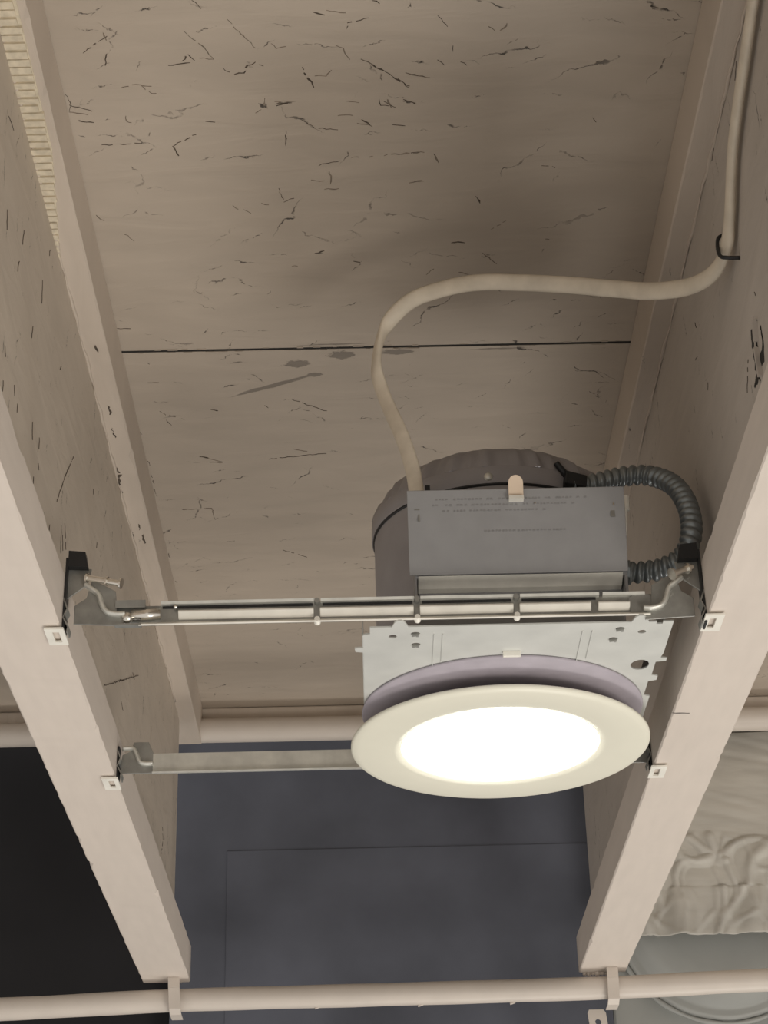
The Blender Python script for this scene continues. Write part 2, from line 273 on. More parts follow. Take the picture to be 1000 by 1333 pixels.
CR_WEBR = [[(1.0036,0.188),(1.0112,0.1899)],[(0.9824,0.1562),(0.985,0.1523)],[(0.8736,0.1042),(0.8853,0.0902)],[(0.9996,0.2101),(0.9975,0.205)],[(0.8194,0.2499),(0.8112,0.2564)],[(0.8403,0.125),(0.8389,0.1216)],[(0.8884,0.2599),(0.8982,0.2563)]]
CR_GOUGE = [[(0.8421,0.1092),(0.8573,0.1102),(0.859,0.1015),(0.8579,0.0911),(0.8553,0.0831),(0.8671,0.0831)],[(0.8377,0.1039),(0.8364,0.0918),(0.8408,0.0851),(0.8558,0.0882),(0.8536,0.0773)],[(0.8509,0.1077),(0.8499,0.0973),(0.8492,0.0888)]]
CR_TF = [[(-0.1965,1.2562),(-0.1948,1.2707),(-0.1979,1.2889),(-0.1966,1.3001)],[(-0.1886,1.3711),(-0.1886,1.3876)],[(-0.1964,1.3667),(-0.1978,1.3831)],[(-0.1902,1.3528),(-0.1899,1.3629)],[(-0.1905,1.1687),(-0.1905,1.1816)],[(-0.1897,1.09),(-0.1886,1.0987)],[(-0.1921,1.2012),(-0.1913,1.2147)]]
CR_BF = [[(0.1805,1.1234),(0.1917,1.124)],[(-0.2478,1.4374),(-0.2472,1.4536)]]
def slits(lines, place, wmax, depth=0.00035):
    bm = bmesh.new()
    for ln in lines:
        pts = [Vector(p) for p in ln]; fine = []
        for a, c in zip(pts, pts[1:]):
            n = max(2, int((c - a).length / 0.0022))
            for k in range(n): fine.append(a.lerp(c, k / n))
        fine.append(pts[-1]); tot = len(fine); w0 = wmax * random.uniform(0.45, 1.0); L, R = [], []
        for i, p in enumerate(fine):
            d = (fine[min(i + 1, tot - 1)] - fine[max(i - 1, 0)]).normalized(); nn = Vector((-d.y, d.x))
            t = i / (tot - 1); w = w0 * (0.12 + 0.88 * math.sin(math.pi * min(1, max(0, 0.06 + 0.88 * t))) ** 0.7) * random.uniform(0.2, 1.15)
            p = p + nn * random.uniform(-0.0006, 0.0006)
            L.append(p + nn * w); R.append(p - nn * w)
        a = [bm.verts.new(place(p, 0)) for p in L]; b = [bm.verts.new(place(p, 0)) for p in R]; m = [bm.verts.new(place((l + r) / 2, depth)) for l, r in zip(L, R)]
        for i in range(tot - 1):
            if tot > 5 and random.random() < 0.16: continue
            bm.faces.new((a[i], a[i + 1], m[i + 1], m[i])); bm.faces.new((m[i], m[i + 1], b[i + 1], b[i]))
    return bm
m_crack = simple('bare_dark_wood', (0.085, 0.065, 0.048), 0.8, var=0.5, scale=300)
m_gouge = simple('charred_dark_wood', (0.02, 0.018, 0.016), 0.8, var=0.4, scale=300)
m_faint = simple('faint_bare_wood', (0.22, 0.18, 0.14), 0.8, var=0.3, scale=300)
STR = set(random.sample(range(len(CR_SUB)), int(len(CR_SUB) * 0.5)))
for mat_, pick in ((m_crack, [c for i, c in enumerate(CR_SUB) if i in STR]), (m_faint, [c for i, c in enumerate(CR_SUB) if i not in STR])):
    o = obj('strand_cracks', slits(pick, lambda p, d: (p.x, p.y, ZS - 0.00005 - d), 0.00075), mat_, ceil); o['kind'] = 'stuff'

# ------------------------------------------------------------------ joists
YE = 1.777          # where the joists stop
XI, XO = 0.1808, 0.2245
def joist(side, label):
    s = side; t = thing('engineered_joist', label, 'joist', (s * 0.2027, 0.0, 0.0), 'engineered joists on both sides of the lamp')
    def add(name, bm, mat, **k):
        bmesh.ops.translate(bm, verts=bm.verts[:], vec=(-s * 0.2027, 0, 0)); return obj(name, bm, mat, t, **k)
    def X(a, b): return (min(s * a, s * b), max(s * a, s * b))
    x0, x1 = X(XI, XO)
    add('bottom_flange', timber(x0, x1, -0.4, YE, 0.0, ZB, n=260), m_flange)
    xi = 0.1835 if s > 0 else 0.1815
    x0, x1 = X(xi, XO)
    add('top_flange', timber(x0, x1, -0.4, 1.845, ZT, ZS - 0.0003, n=220), m_topflange)
    x0, x1 = X(0.198, 0.2075)
    add('web', B().box(x0, x1, -0.4, YE + 0.003, ZB - 0.004, ZT + 0.004).bm, m_webL if s < 0 else m_webR)
    return t, add
jl, addl = joist(-1, 'painted wooden I-joist left of the lamp, pale underside')
jr, addr = joist(1, 'painted wooden I-joist right of the lamp, cable stapled to its web')
# cream kerfed strip along the top flange of the left joist
b = B(); y = 0.70
while y < 0.985:
    wd = 0.0125 * (1 - max(0, (y - 0.88)) / 0.115); wd = max(wd, 0.001)
    b.box(-0.1985, -0.1985 + wd * random.uniform(0.85, 1.05), y, y + 0.0042 + random.uniform(0, .0012), ZT - 0.0016 - random.uniform(0, .0005), ZT + 0.0005)
    y += 0.0064
o = addl('ribbed_strip', b.bm, m_kerf); o['label'] = 'cream coloured ribbed strip'; o['kind'] = 'stuff'
addl('ribbed_strip_base', B().poly([(-0.1985, 0.70, ZT - 0.0006), (-0.186, 0.70, ZT - 0.0006), (-0.186, 0.88, ZT - 0.0006), (-0.1975, 0.99, ZT - 0.0006), (-0.1985, 0.99, ZT - 0.0006)], (0, 0, 0.0008)).bm, m_kerf)
# fillets of paint between web and flanges, wandering
for add, s in ((addl, -1), (addr, 1)):
    bm = bmesh.new(); pts = [Vector((s * (0.1975 + random.uniform(-.0008, .0006)), -0.3 + i * 0.012, ZT - 0.0003)) for i in range(170)]
    sweep(bm, pts, lambda q, a: 0.0008 + 0.0005 * math.sin(q * 90) + random.uniform(0, .0003), seg=6)
    add('paint_fillet', bm, m_topflange, smooth=True)
# gouge in the right web: splintered slivers standing off the board
b = B()
for (y, z, l, a) in ((0.8475, 0.086, 0.018, -0.08), (0.845, 0.104, 0.012, 0.3)):
    m = Matrix.Translation((0.1968, y, z)) @ Matrix.Rotation(a, 4, 'X')
    b.box(-0.0014, 0.002, -0.0011, 0.0011, -l / 2, l / 2, m)
addr('splinters', b.bm, m_webR)

o = addl('strand_cracks', slits(CR_WEBL, lambda p, d: (-0.198 + 0.00005 + d, p.x, p.y), 0.0008), m_crack); o['kind'] = 'stuff'
o = addl('knots', slits(CR_TF, lambda p, d: (p.x, p.y, ZT - 0.0001 - d), 0.0014), m_crack); o['kind'] = 'stuff'
o = addr('strand_cracks', slits(CR_WEBR, lambda p, d: (0.198 - 0.00005 - d, p.x, p.y), 0.0006), m_crack); o['kind'] = 'stuff'
o = addr('gouge', slits(CR_GOUGE, lambda p, d: (0.198 - 0.00005 - d, p.x, p.y), 0.0055), m_gouge); o['label'] = 'dark splintered gouge'
o = addr('flange_nick', slits(CR_BF[:1], lambda p, d: (p.x, p.y, -0.00005 - d), 0.0008), m_gouge)

# far cross member at the ends of the joists
rj = bpy.data.objects.new('trim_1', None); C.objects.link(rj); rj.location = (0, 1.85, 0.28); struct(rj)
def rimadd(name, bm, mat, **k):
    bmesh.ops.translate(bm, verts=bm.verts[:], vec=(0, -1.85, -0.28)); return obj(name, bm, mat, rj, **k)
rimadd('rim_flange', B().box(-1.1, 1.1, 1.846, 1.853, 0.267, ZS - 0.0003).bm, m_topflange, bevel=0.002)
bm = bmesh.new(); sweep(bm, [Vector((-1.1 + i * 0.05, 1.842 + 0.0004 * math.sin(i), 0.2735)) for i in range(45)], lambda s, a: 0.0125, seg=16)
rimadd('rounded_edge', bm, m_pipe, smooth=True)

# back wall and sheet, coloured dark for the unlit void beyond
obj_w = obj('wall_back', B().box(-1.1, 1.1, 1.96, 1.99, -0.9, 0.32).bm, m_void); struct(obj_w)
tn = thing('void_sheet', 'dark sheet coloured as unlit void between the joist ends, beneath and beyond the lamp', 'panel', (0, 1.95, -0.2))  # added sheet, shade and haze of the open bay in its colour
def tadd(n, b, m, **k):
    bmesh.ops.translate(b.bm, verts=b.bm.verts[:], vec=(0, -1.95, 0.2)); return obj(n, b.bm, m, tn, **k)
tadd('board', B().box(-0.215, 0.228, 1.925, 1.96, -0.5, 0.30), m_void2)
tadd('raised_sheet', B().box(-0.160, 0.228, 1.9235, 1.926, -0.5, 0.172), m_void2, bevel=0.001)

# ------------------------------------------------------------------ wrapped duct in the right-hand bay
dt = thing('wrapped_duct', 'cream crumpled wrap over a round duct, beyond the right joist', 'duct', (0.40, 1.93, -0.02))
DT = Vector((-0.40, -1.93, 0.02))
def dadd(n, bm, m, **k):
    bmesh.ops.translate(bm, verts=bm.verts[:], vec=DT); return obj(n, bm, m, dt, **k)
from mathutils import noise
bm = bmesh.new(); nx, nz = 300, 150; grid = []
def ridge(x, z, sc, seed):
    v = noise.voronoi(Vector((x * sc + seed, z * sc * 0.8, seed)))[0]
    return min(1.0, (v[1] - v[0]) * 2.2)
for j in range(nz + 1):
    row = []
    for i in range(nx + 1):
        x = 0.225 + 0.55 * i / nx; z = 0.272 - 0.213 * j / nz
        tt = j / nz
        y = 1.875 - 0.010 * math.sin(tt * math.pi) + 0.006 * noise.noise(Vector((x * 9, z * 9, 0)))
        edge = 0.160 + 0.006 * noise.noise(Vector((x * 14, 0, 5)))
        amp = max(0.0, min(1.0, (edge - z) / 0.006))
        wx = x + 0.012 * noise.noise(Vector((x * 25, z * 25, 2))); wz = z + 0.012 * noise.noise(Vector((x * 25, z * 25, 9)))
        cre = 0
        for sc, a_, sd in ((21, 0.0050, 3), (38, 0.0022, 8)):
            v = noise.voronoi(Vector((wx * sc + sd, wz * sc * (1.0 if z > 0.105 else 0.45), sd)))[0]
            e = v[1] - v[0]
            cre += -a_ * math.exp(-(e / 0.10) ** 2) + a_ * 1.3 * (v[0] - 0.4)
        y += amp * cre - amp * 0.0022
        y += 0.0035 * amp * math.sin(x * 95 + 5 * noise.noise(Vector((x * 18, z * 3, 3)))) * max(0, min(1, (0.112 - z) / 0.02))
        y += 0.0010 * (1 - amp) * noise.noise(Vector((x * 22, (z + x * 0.25) * 130, 1)))
        if j == nz: z += 0.0015 * noise.noise(Vector((x * 60, 0, 0)))
        row.append(bm.verts.new((x, y, z)))
    grid.append(row)
for j in range(nz):
    for i in range(nx): bm.faces.new((grid[j][i], grid[j][i + 1], grid[j + 1][i + 1], grid[j + 1][i]))
o = dadd('crumpled_wrap', bm, m_wrap, smooth=True)
sm = o.modifiers.new('thickness', 'SOLIDIFY'); sm.thickness = 0.003; sm.offset = 0
# round duct pointing at the viewer: bellied front, lip ring
def ylathe(prof, cx, cz, seg=96):
    bm = bmesh.new(); rings = []
    for (r, y) in prof:
        rings.append([bm.verts.new((cx + r * math.cos(2 * math.pi * k / seg), y, cz + r * math.sin(2 * math.pi * k / seg))) for k in range(seg)])
    for A, D in zip(rings, rings[1:]):
        for k in range(seg): bm.faces.new((A[k], A[(k + 1) % seg], D[(k + 1) % seg], D[k]))
    return bm
DX, DZ = 0.342, 0.0915
dadd('duct_collar', ylathe([(0.001, 1.902), (0.06, 1.901), (0.080, 1.899), (0.090, 1.903), (0.095, 1.911), (0.099, 1.914), (0.103, 1.9125), (0.107, 1.915), (0.1085, 1.922), (0.1085, 1.957)], DX, DZ), m_duct, smooth=True)
bm = bmesh.new(); sweep(bm, [Vector((DX + 0.1105 * math.cos(a), 1.9165, DZ + 0.1105 * math.sin(a))) for a in [math.pi * (1.02 + 0.96 * k / 60) for k in range(61)]], lambda s, a: 0.0022 + 0.0005 * math.sin(s * 140) , seg=8, up=Vector((0, 1, 0)))
dadd('lip_ring', bm, m_duct, smooth=True)
dadd('duct_plenum', B().box(0.2285, 0.80, 1.93, 1.965, -0.5, 0.262).bm, m_duct, bevel=0.003)

# ------------------------------------------------------------------ conduit along the joist ends
ct = thing('conduit_pipe', 'long cream painted conduit running across beneath both joist ends', 'pipe', (0, 1.778, -0.028))
bm = bmesh.new()
pp = spline([(-0.80, 1.79, -0.016), (-0.55, 1.785, -0.0195), (-0.358, 1.78, -0.0205), (-0.20, 1.776, -0.0172), (0.0, 1.774, -0.0166), (0.211, 1.772, -0.0155), (0.35, 1.765, -0.0135), (0.60, 1.755, -0.012), (0.80, 1.75, -0.012)], 14)
sweep(bm, pp, lambda s, a: 0.0105 + 0.00015 * math.sin(s * 60), seg=20)
bmesh.ops.translate(bm, verts=bm.verts[:], vec=(0, -1.778, 0.028)); obj('pipe', bm, m_pipe, ct, smooth=True)
for x in (-0.065, 0.03, 0.115):
    b = B(); b.cyl((x, 1.774, -0.0275), (x + 0.005, 1.7735, -0.0268), 0.0013, 0.0006, 8)
    bmesh.ops.translate(b.bm, verts=b.bm.verts[:], vec=(0, -1.778, 0.028)); obj('paint_drip', b.bm, m_pipe, ct, smooth=True)
def pipe_strap(x, lean, label):
    t = thing('pipe_strap', label, 'strap', (x, 1.77, 0.0), 'hook straps holding the conduit pipe')
    b = B(); b.band([(-0.005, 0.012, 0.0), (-0.005, -0.012, -0.001), (-0.005 , -0.0135, -0.010), (-0.005, -0.0125, -0.0285), (-0.005, -0.006, -0.032), (-0.005, 0.012, -0.0325)], 0.0013, (0.0105, 0, 0))
    for v in b.bm.verts: v.co.x += lean * v.co.z
    obj('hook', b.bm, m_pipe, t, bevel=0.0003)
    obj('screw_head', B().cyl((0, -0.002, -0.0028), (0, -0.002, -0.0008), 0.0022, 0.003, 12).bm, m_pipe, t)
    return t
pipe_strap(-0.1945, -0.06, 'cream hook strap holding the pipe to the left joist end')
pipe_strap(0.2095, 0.02, 'cream hook strap holding the pipe to the right joist end')
# lump of paint at the right joist end
b = B(); 
for k in range(7):
    r = bmesh.ops.create_icosphere(b.bm, subdivisions=2, radius=random.uniform(0.0018, 0.0032), matrix=Matrix.Translation((0.186 + 0.004 * k, 1.776 + random.uniform(-.001, .002), -0.0008)))
addr('paint_lumps', b.bm, m_flange, smooth=True)
# hanging perforated strap
t = thing('perforated_strap', 'flat metal strap with a round hole hanging under the right pipe end', 'strap', (0.1965, 1.795, -0.03))
bm = bmesh.new()
hx, hz, hr = 0.0, -0.0115, 0.0028
n = 24; ring = []; out = []
for yy in (0, 0.0016):
    ring.append([bm.verts.new((hx + hr * math.cos(2 * math.pi * k / n), yy, hz + hr * math.sin(2 * math.pi * k / n))) for k in range(n)])
    o_ = []
    for k in range(n):
        c, s = math.cos(2 * math.pi * k / n), math.sin(2 * math.pi * k / n); m = max(abs(c) / 0.0085, abs(s) / 0.0115)
        o_.append(bm.verts.new((hx + c / m, yy, hz + s / m)))
    out.append(o_)
for k in range(n):
    j = (k + 1) % n
    bm.faces.new((ring[0][k], ring[0][j], out[0][j], out[0][k])); bm.faces.new((ring[1][k], out[1][k], out[1][j], ring[1][j]))
    bm.faces.new((ring[0][k], ring[1][k], ring[1][j], ring[0][j])); bm.faces.new((out[0][k], out[0][j], out[1][j], out[1][k]))
r = bmesh.ops.create_cube(bm, size=1, matrix=Matrix.Translation((0, 0.0008, -0.073)) @ Matrix.Diagonal((0.017, 0.0016, 0.10, 1)))
for v in bm.verts: v.co.x += -0.10 * v.co.z * -1 * -1
obj('strap_blade', bm, m_pipe, t)

# ------------------------------------------------------------------ cable and staple
cb = thing('electrical_cable', 'cream flat electrical cable looping from the junction box to the right joist', 'cable', (0.022, 1.0, 0.09))
cp = [(0.0222, 1.002, 0.082), (0.0196, 1.005, 0.111), (0.0139, 1.01, 0.1379), (0.0035, 1.02, 0.1742), (-0.0008, 1.02, 0.1967), (0.0046, 1.02, 0.2224), (0.0195, 1.01, 0.2357),
      (0.0388, 1.0, 0.2384), (0.0621, 0.985, 0.2334), (0.0896, 0.975, 0.2258), (0.1165, 0.965, 0.2167), (0.1418, 0.95, 0.2031), (0.1609, 0.93, 0.1874), (0.1783, 0.905, 0.1735), (0.1885, 0.885, 0.1695),
      (0.1925, 0.868, 0.1735), (0.1935, 0.855, 0.1845), (0.1935, 0.8296, 0.208), (0.1935, 0.80, 0.221), (0.1935, 0.7776, 0.2273), (0.1935, 0.7431, 0.2378), (0.1935, 0.70, 0.247), (0.1935, 0.5, 0.25), (0.1935, 0.2, 0.25)]
sp = spline(cp, 9)
def upf(t):
    a = Vector((0.2, -0.65, 0.74)); b = Vector((0, -0.6, 0.8)); c = Vector((0.75, -0.6, 0.3))
    if t < 0.2: return Vector((0.8, -0.5, 0.2)).lerp(a, t / 0.2)
    if t < 0.58: return a
    return a.lerp(b, min(1, (t - 0.58) / 0.08))
bm = bmesh.new(); sweep(bm, sp, lambda s, a: 0.0050 * (1 - 0.05 * abs(math.sin(a)) + 0.035 * math.cos(2 * a)), seg=18, up=upf, flat=0.62)
bmesh.ops.translate(bm, verts=bm.verts[:], vec=(-0.022, -1.0, -0.09)); obj('sheath', bm, m_cable, cb, smooth=True)
st = thing('cable_staple', 'dark bent staple pinning the cable to the right joist', 'staple', (0.197, 0.87, 0.171))
bm = bmesh.new(); sweep(bm, spline([(0.001, 0.0045, 0.016), (-0.006, 0.004, 0.014), (-0.0085, 0.001, 0.006), (-0.0088, -0.0035, -0.004), (-0.006, -0.0065, -0.0075), (0.001, -0.0075, -0.0085)], 6), lambda s, a: 0.0011, seg=8)
obj('staple_wire', bm, m_dark, st, smooth=True)

# ------------------------------------------------------------------ the recessed light
CX, CY = 0.075, 1.11
lt = thing('recessed_light', 'lit round white recessed light in its metal housing between two joists', 'light', (CX, CY, 0.0))
def A(name, b, mat, parent=None, **k):
    """adds a part written in scene coordinates"""
    bm = b.bm if isinstance(b, B) else b
    bmesh.ops.translate(bm, verts=bm.verts[:], vec=(-CX, -CY, 0)); return obj(name, bm, mat, parent or lt, **k)
R_ = 0.0790
A('housing_can', B().lathe([(0.074, 0.004), (R_ - 0.001, 0.006), (R_, 0.012), (R_, 0.1175)], CX, CY, 96), m_can, smooth=True)
can_cap = A('can_cap', B().lathe([(R_ + 0.0012, 0.1165), (R_ + 0.0018, 0.1175), (R_ + 0.0016, 0.1275), (R_ + 0.0004, 0.129)], CX, CY, 96), m_can, smooth=True)
A('cap_shadow_line', B().lathe([(R_ + 0.0002, 0.1150), (R_ + 0.0010, 0.1158), (R_ + 0.0011, 0.1168), (R_ + 0.0002, 0.1172)], CX, CY, 96), m_dark, can_cap)  # black ring painted in for the shadow under the cap band
# gathered crown
bm = bmesh.new(); prof = [(R_ + 0.0002, 0.1285), (R_ - 0.0015, 0.1330), (0.0735, 0.1405), (0.0665, 0.1480), (0.058, 0.1525), (0.03, 0.154), (0.002, 0.1543)]; seg = 240; rings = []
ph = [random.uniform(0, 6.28) for _ in range(4)]
for (r, z) in prof:
    ring = []; am = 0.0016 * max(0.0, 1 - abs(r - 0.0745) / 0.011)
    for k in range(seg):
        a = 2 * math.pi * k / seg
        d = am * (math.sin(28 * a + ph[0] + 1.5 * math.sin(5 * a)) + 0.7 * math.sin(47 * a + ph[1]) + 0.5 * math.sin(11 * a + ph[2]))
        ring.append(bm.verts.new((CX + (r + d) * math.cos(a), CY + (r + d) * math.sin(a), z)))
    rings.append(ring)
for P_, Q_ in zip(rings, rings[1:]):
    for k in range(seg): bm.faces.new((P_[k], P_[(k + 1) % seg], Q_[(k + 1) % seg], Q_[k]))
bm.faces.new(rings[-1]); A('crown', bm, m_can, can_cap, smooth=True)
b = B(); bmesh.ops.create_uvsphere(b.bm, u_segments=16, v_segments=10, radius=0.0029, matrix=Matrix.Translation((0.0664, 1.0300, 0.1205)) @ Matrix.Diagonal((1, 0.7, 1, 1)))
A('screw', b, m_zinc, can_cap, smooth=True)
A('can_tab', B().box(0.0275, 0.0305, 1.036, 1.039, 0.108, 0.119), m_dark, can_cap)

# junction box
jb = A('junction_box', B().poly([(0.0185, 1.0012, 0.0385), (0.0185, 0.9885, 0.0845), (0.0185, 1.045, 0.0865), (0.0185, 1.05, 0.0385)], (0.1235, 0, 0)), m_box, bevel=0.0006)
cov = A('cover', B().poly([(0.0152, 0.9985, 0.0395), (0.0152, 0.9835, 0.0872), (0.0152, 0.9849, 0.0876), (0.0152, 0.9999, 0.0399)], (0.1270, 0, 0)), m_box, jb, bevel=0.0004)
for v in cov.data.vertices:   # the sheet is slightly out of square
    if v.co.z > 0.06: v.co.x -= 0.0005
A('lower_lip', B().poly([(0.0203, 0.9995, 0.0392), (0.0203, 1.0085, 0.0352), (0.0203, 1.0145, 0.0352), (0.0203, 1.0145, 0.0392)], (0.1189, 0, 0)), m_lip, jb)  # pale tone puts light from below into the lip's colour
A('lower_body', B().box(0.0205, 0.1400, 1.0145, 1.045, 0.006, 0.0385), m_box, jb)
A('side_ear', B().box(0.0180, 0.0195, 1.001, 1.022, 0.020, 0.0385), m_box, jb); A('side_ear', B().box(0.1402, 0.1418, 1.001, 1.022, 0.027, 0.0385), m_box, jb)
# cover latch: rounded tab hooked over the top edge
bm = bmesh.new(); pts = [(-0.0043, 0.0), (0.0043, 0.0), (0.0043, 0.0082)]
pts += [(0.0043 * math.cos(a), 0.0082 + 0.0043 * math.sin(a)) for a in [math.pi * k / 12 for k in range(1, 12)]] + [(-0.0043, 0.0082)]
sl = 0.26
b = B(); b.poly([(0.0784 + x, 0.9853 - 0.0022 - 0.31 * (z - 0.0) , 0.0815 + z) for x, z in pts], (0, 0.0009, 0.0002))
A('latch_tab', b, m_tab, jb, bevel=0.0002)
A('latch_foot', B().box(0.0741, 0.0827, 0.9812, 0.9870, 0.0795, 0.0815), m_lip, jb)
# slots and dimples in the cover; rows of faint stamped print
b = B()
def on_cover(x, z, w, h, d=0.0006):
    z = 0.0395 + (z - 0.0395) * 0.833; y = 0.9985 - 0.314 * (z - 0.0395)
    b.box(x - w / 2, x + w / 2, y - d, y + 0.0004, z - h / 2, z + h / 2)
for x, z, w, h in ((0.0215, 0.0795, 0.0009, 0.0075), (0.0205, 0.0836, 0.0028, 0.0007), (0.1345, 0.0795, 0.0026, 0.006)):
    b = B(); on_cover(x, z, w, h, 0.0003); A('cover_slot', b, m_zincdark, jb)

b = B(); on_cover(0.1352, 0.0845, 0.0009, 0.0014, 0.0009); A('bright_speck', b, m_shiny, jb)
b = B(); on_cover(0.0895, 0.0862, 0.0007, 0.0007, 0.0009); A('bright_speck', b, m_shiny, jb)
m_print = simple('faint_print', (0.275, 0.275, 0.28), 0.6)
b = B()
for row, (zz, xa, xb) in enumerate(((0.0905, 0.032, 0.120), (0.0866, 0.030, 0.112), (0.0827, 0.036, 0.095), (0.0688, 0.060, 0.108))):
    x = xa
    while x < xb:
        w_ = random.uniform(0.0010, 0.0016)
        if random.random() < 0.8: on_cover(x, zz, w_, random.uniform(0.0014, 0.0020), 0.00012)
        x += w_ + random.uniform(0.0005, 0.0012)
p = A('stamped_print', b, m_print, jb); p['kind'] = 'stuff'

# flexible conduit from box to can
fc_pts = [(0.1175, 1.040, 0.1175), (0.1260, 1.043, 0.1200), (0.1361, 1.045, 0.1233), (0.154, 1.047, 0.1285), (0.1690, 1.043, 0.1258), (0.1795, 1.030, 0.1120), (0.1842, 1.018, 0.0916), (0.1835, 1.010, 0.0700), (0.1775, 1.010, 0.0545), (0.1665, 1.014, 0.0487), (0.155, 1.018, 0.0480), (0.1415, 1.020, 0.0485)]
fp = spline(fc_pts, 34)
# even spacing
L_ = [0]
for a, c in zip(fp, fp[1:]): L_.append(L_[-1] + (c - a).length)
tot = L_[-1]; NR = 34; per = 9; M = NR * per; even = []; j = 0
for i in range(M + 1):
    s = tot * i / M
    while j < len(L_) - 2 and L_[j + 1] < s: j += 1
    k = (s - L_[j]) / max(1e-9, L_[j + 1] - L_[j]); even.append(fp[j].lerp(fp[j + 1], min(1, max(0, k))))
def frad(s, a):
    ph = (s / tot * NR + a / (2 * math.pi)) % 1.0
    return 0.0050 + 0.0017 * (max(0.0, math.sin(math.pi * min(1, ph * 1.25))) ** 0.6)
bm = bmesh.new(); sweep(bm, even, frad, seg=20); fc = A('flexible_conduit', bm, m_flex, smooth=True); fc['label'] = 'dark ribbed spiral metal hose'
b = B(); b.cyl((0.1265, 1.042, 0.1195), (0.1130, 1.040, 0.1215), 0.0075, 0.0085, 6); b.cyl((0.1195, 1.041, 0.1205), (0.1090, 1.036, 0.1330), 0.0028, 0.0020, 8)
A('can_connector', b, m_dark, fc, bevel=0.0006)
b = B(); b.cyl((0.1412, 1.020, 0.0485), (0.1465, 1.0195, 0.0484), 0.0082, 0.0078, 8); b.box(0.1412, 0.1432, 1.010, 1.030, 0.036, 0.056); A('box_connector', b, m_flex, fc, bevel=0.0005)
b = B(); b.cyl((0.1432, 1.003, 0.065), (0.1442, 1.003, 0.0855), 0.0009, 0.0016, 10); b.cyl((0.1442, 1.003, 0.0815), (0.1448, 1.003, 0.0905), 0.0026, 0.0026, 10); A('clip_screw', b, m_lip, jb)

# mounting plate with opening, notches, slots
PX0, PX1, PY0, PY1 = -0.0125, 0.1640, 0.990, 1.228
bm = bmesh.new(); n = 96; inner = []; outer = []
oc = (0.0735, 1.128); hr = 0.0712
def plate_outline():
    pts = [(PX0 + 0.004, PY0), (0.0040, PY0), (0.0055, PY0 - 0.006), (0.0075, PY0 - 0.0085), (0.0095, PY0 - 0.0085), (0.0115, PY0 - 0.006), (0.0135, PY0), (0.140, PY0), (0.1415, PY0 - 0.006), (0.1435, PY0 - 0.009), (0.146, PY0 - 0.009), (0.148, PY0 - 0.006), (0.1500, PY0),
           (0.1545, PY0), (0.1545, PY0 + 0.003), (0.158, PY0 + 0.003), (0.158, PY0), (PX1, PY0), (PX1, PY0 + 0.045), (PX1 - 0.001, PY0 + 0.052), (PX1 + 0.003, PY0 + 0.053), (PX1 + 0.003, PY0 + 0.057), (PX1 - 0.003, PY0 + 0.058), (PX1 - 0.003, PY0 + 0.078),
           (PX1 + 0.001, PY0 + 0.08), (PX1 + 0.001, PY0 + 0.086), (PX1 - 0.004, PY0 + 0.088), (PX1 - 0.004, PY0 + 0.11), (PX1, PY0 + 0.112), (PX1, PY1), (PX0, PY1), (PX0, PY0 + 0.035), (PX0 - 0.0045, PY0 + 0.034), (PX0 - 0.005, PY0 + 0.029), (PX0, PY0 + 0.028), (PX0, PY0 + 0.010), (PX0 + 0.004, PY0 + 0.009)]
    return pts
out_pts = plate_outline(); ZP = 0.0035
ov = [bm.verts.new((x, y, ZP)) for x, y in out_pts]
def hole(cx, cy, rx, ry, n):
    vs = [bm.verts.new((cx + rx * math.cos(2 * math.pi * k / n), cy + ry * math.sin(2 * math.pi * k / n), ZP)) for k in range(n)]
    return [bm.edges.new((vs[k], vs[(k + 1) % n])) for k in range(n)]
E_ = [bm.edges.new((ov[k], ov[(k + 1) % len(ov)])) for k in range(len(ov))]
E_ += hole(oc[0], oc[1], hr, hr, 64)
for (x, y, rx, ry) in ((0.0045, 1.003, 0.0024, 0.0024), (0.1475, 1.0035, 0.0024, 0.0024), (0.0175, 0.9995, 0.0026, 0.0022), (0.0180, 1.0150, 0.0026, 0.0024), (0.1345, 0.9985, 0.0026, 0.0022), (0.1320, 1.013, 0.0026, 0.0024), (0.1520, 1.052, 0.0055, 0.0075), (0.158, 1.20, 0.003, 0.003)): E_ += hole(x, y, rx, ry, 14 if rx < .003 else 20)
bmesh.ops.triangle_fill(bm, use_beauty=True, edges=E_)
pl = A('mounting_plate', bm, m_plate); s_ = pl.modifiers.new('thickness', 'SOLIDIFY'); s_.thickness = 0.0009; s_.offset = 0
for (x, y) in ((0.0175, 0.9995), (0.0180, 1.0150), (0.1345, 0.9985), (0.1320, 1.013)):
    A('lanced_tab', B().poly([(x - 0.0022, y - 0.0002, ZP), (x + 0.0018, y - 0.0014, ZP), (x + 0.0018, y + 0.0014, ZP), (x + 0.0004, y + 0.0014, ZP), (x + 0.0002, y + 0.0004, ZP), (x - 0.0022, y + 0.0012, ZP)], (0, 0, -0.0020)), m_zincdark, pl)
b = B(); b.box(PX0 - 0.0004, PX0 + 0.0004, PY0 + 0.012, PY1, ZP, ZP + 0.016).box(PX1 - 0.0045, PX1 - 0.0037, PY0 + 0.006, PY1, ZP, ZP + 0.016).box(PX0, PX1, PY1 - 0.0008, PY1, ZP, ZP + 0.014)
b.box(0.028, 0.0285, 1.00, 1.045, ZP - 0.0012, ZP).box(0.033, 0.0335, 1.00, 1.04, ZP - 0.0012, ZP).box(0.1185, 0.119, 1.00, 1.04, ZP - 0.0012, ZP).box(0.1130, 0.1135, 1.00, 1.045, ZP - 0.0012, ZP)
A('plate_edges', b, m_plate, pl)
A('hook_tab', B().box(0.069, 0.0795, 1.0275, 1.0300, ZP - 0.0035, ZP - 0.0003), m_lip, pl, bevel=0.0004)

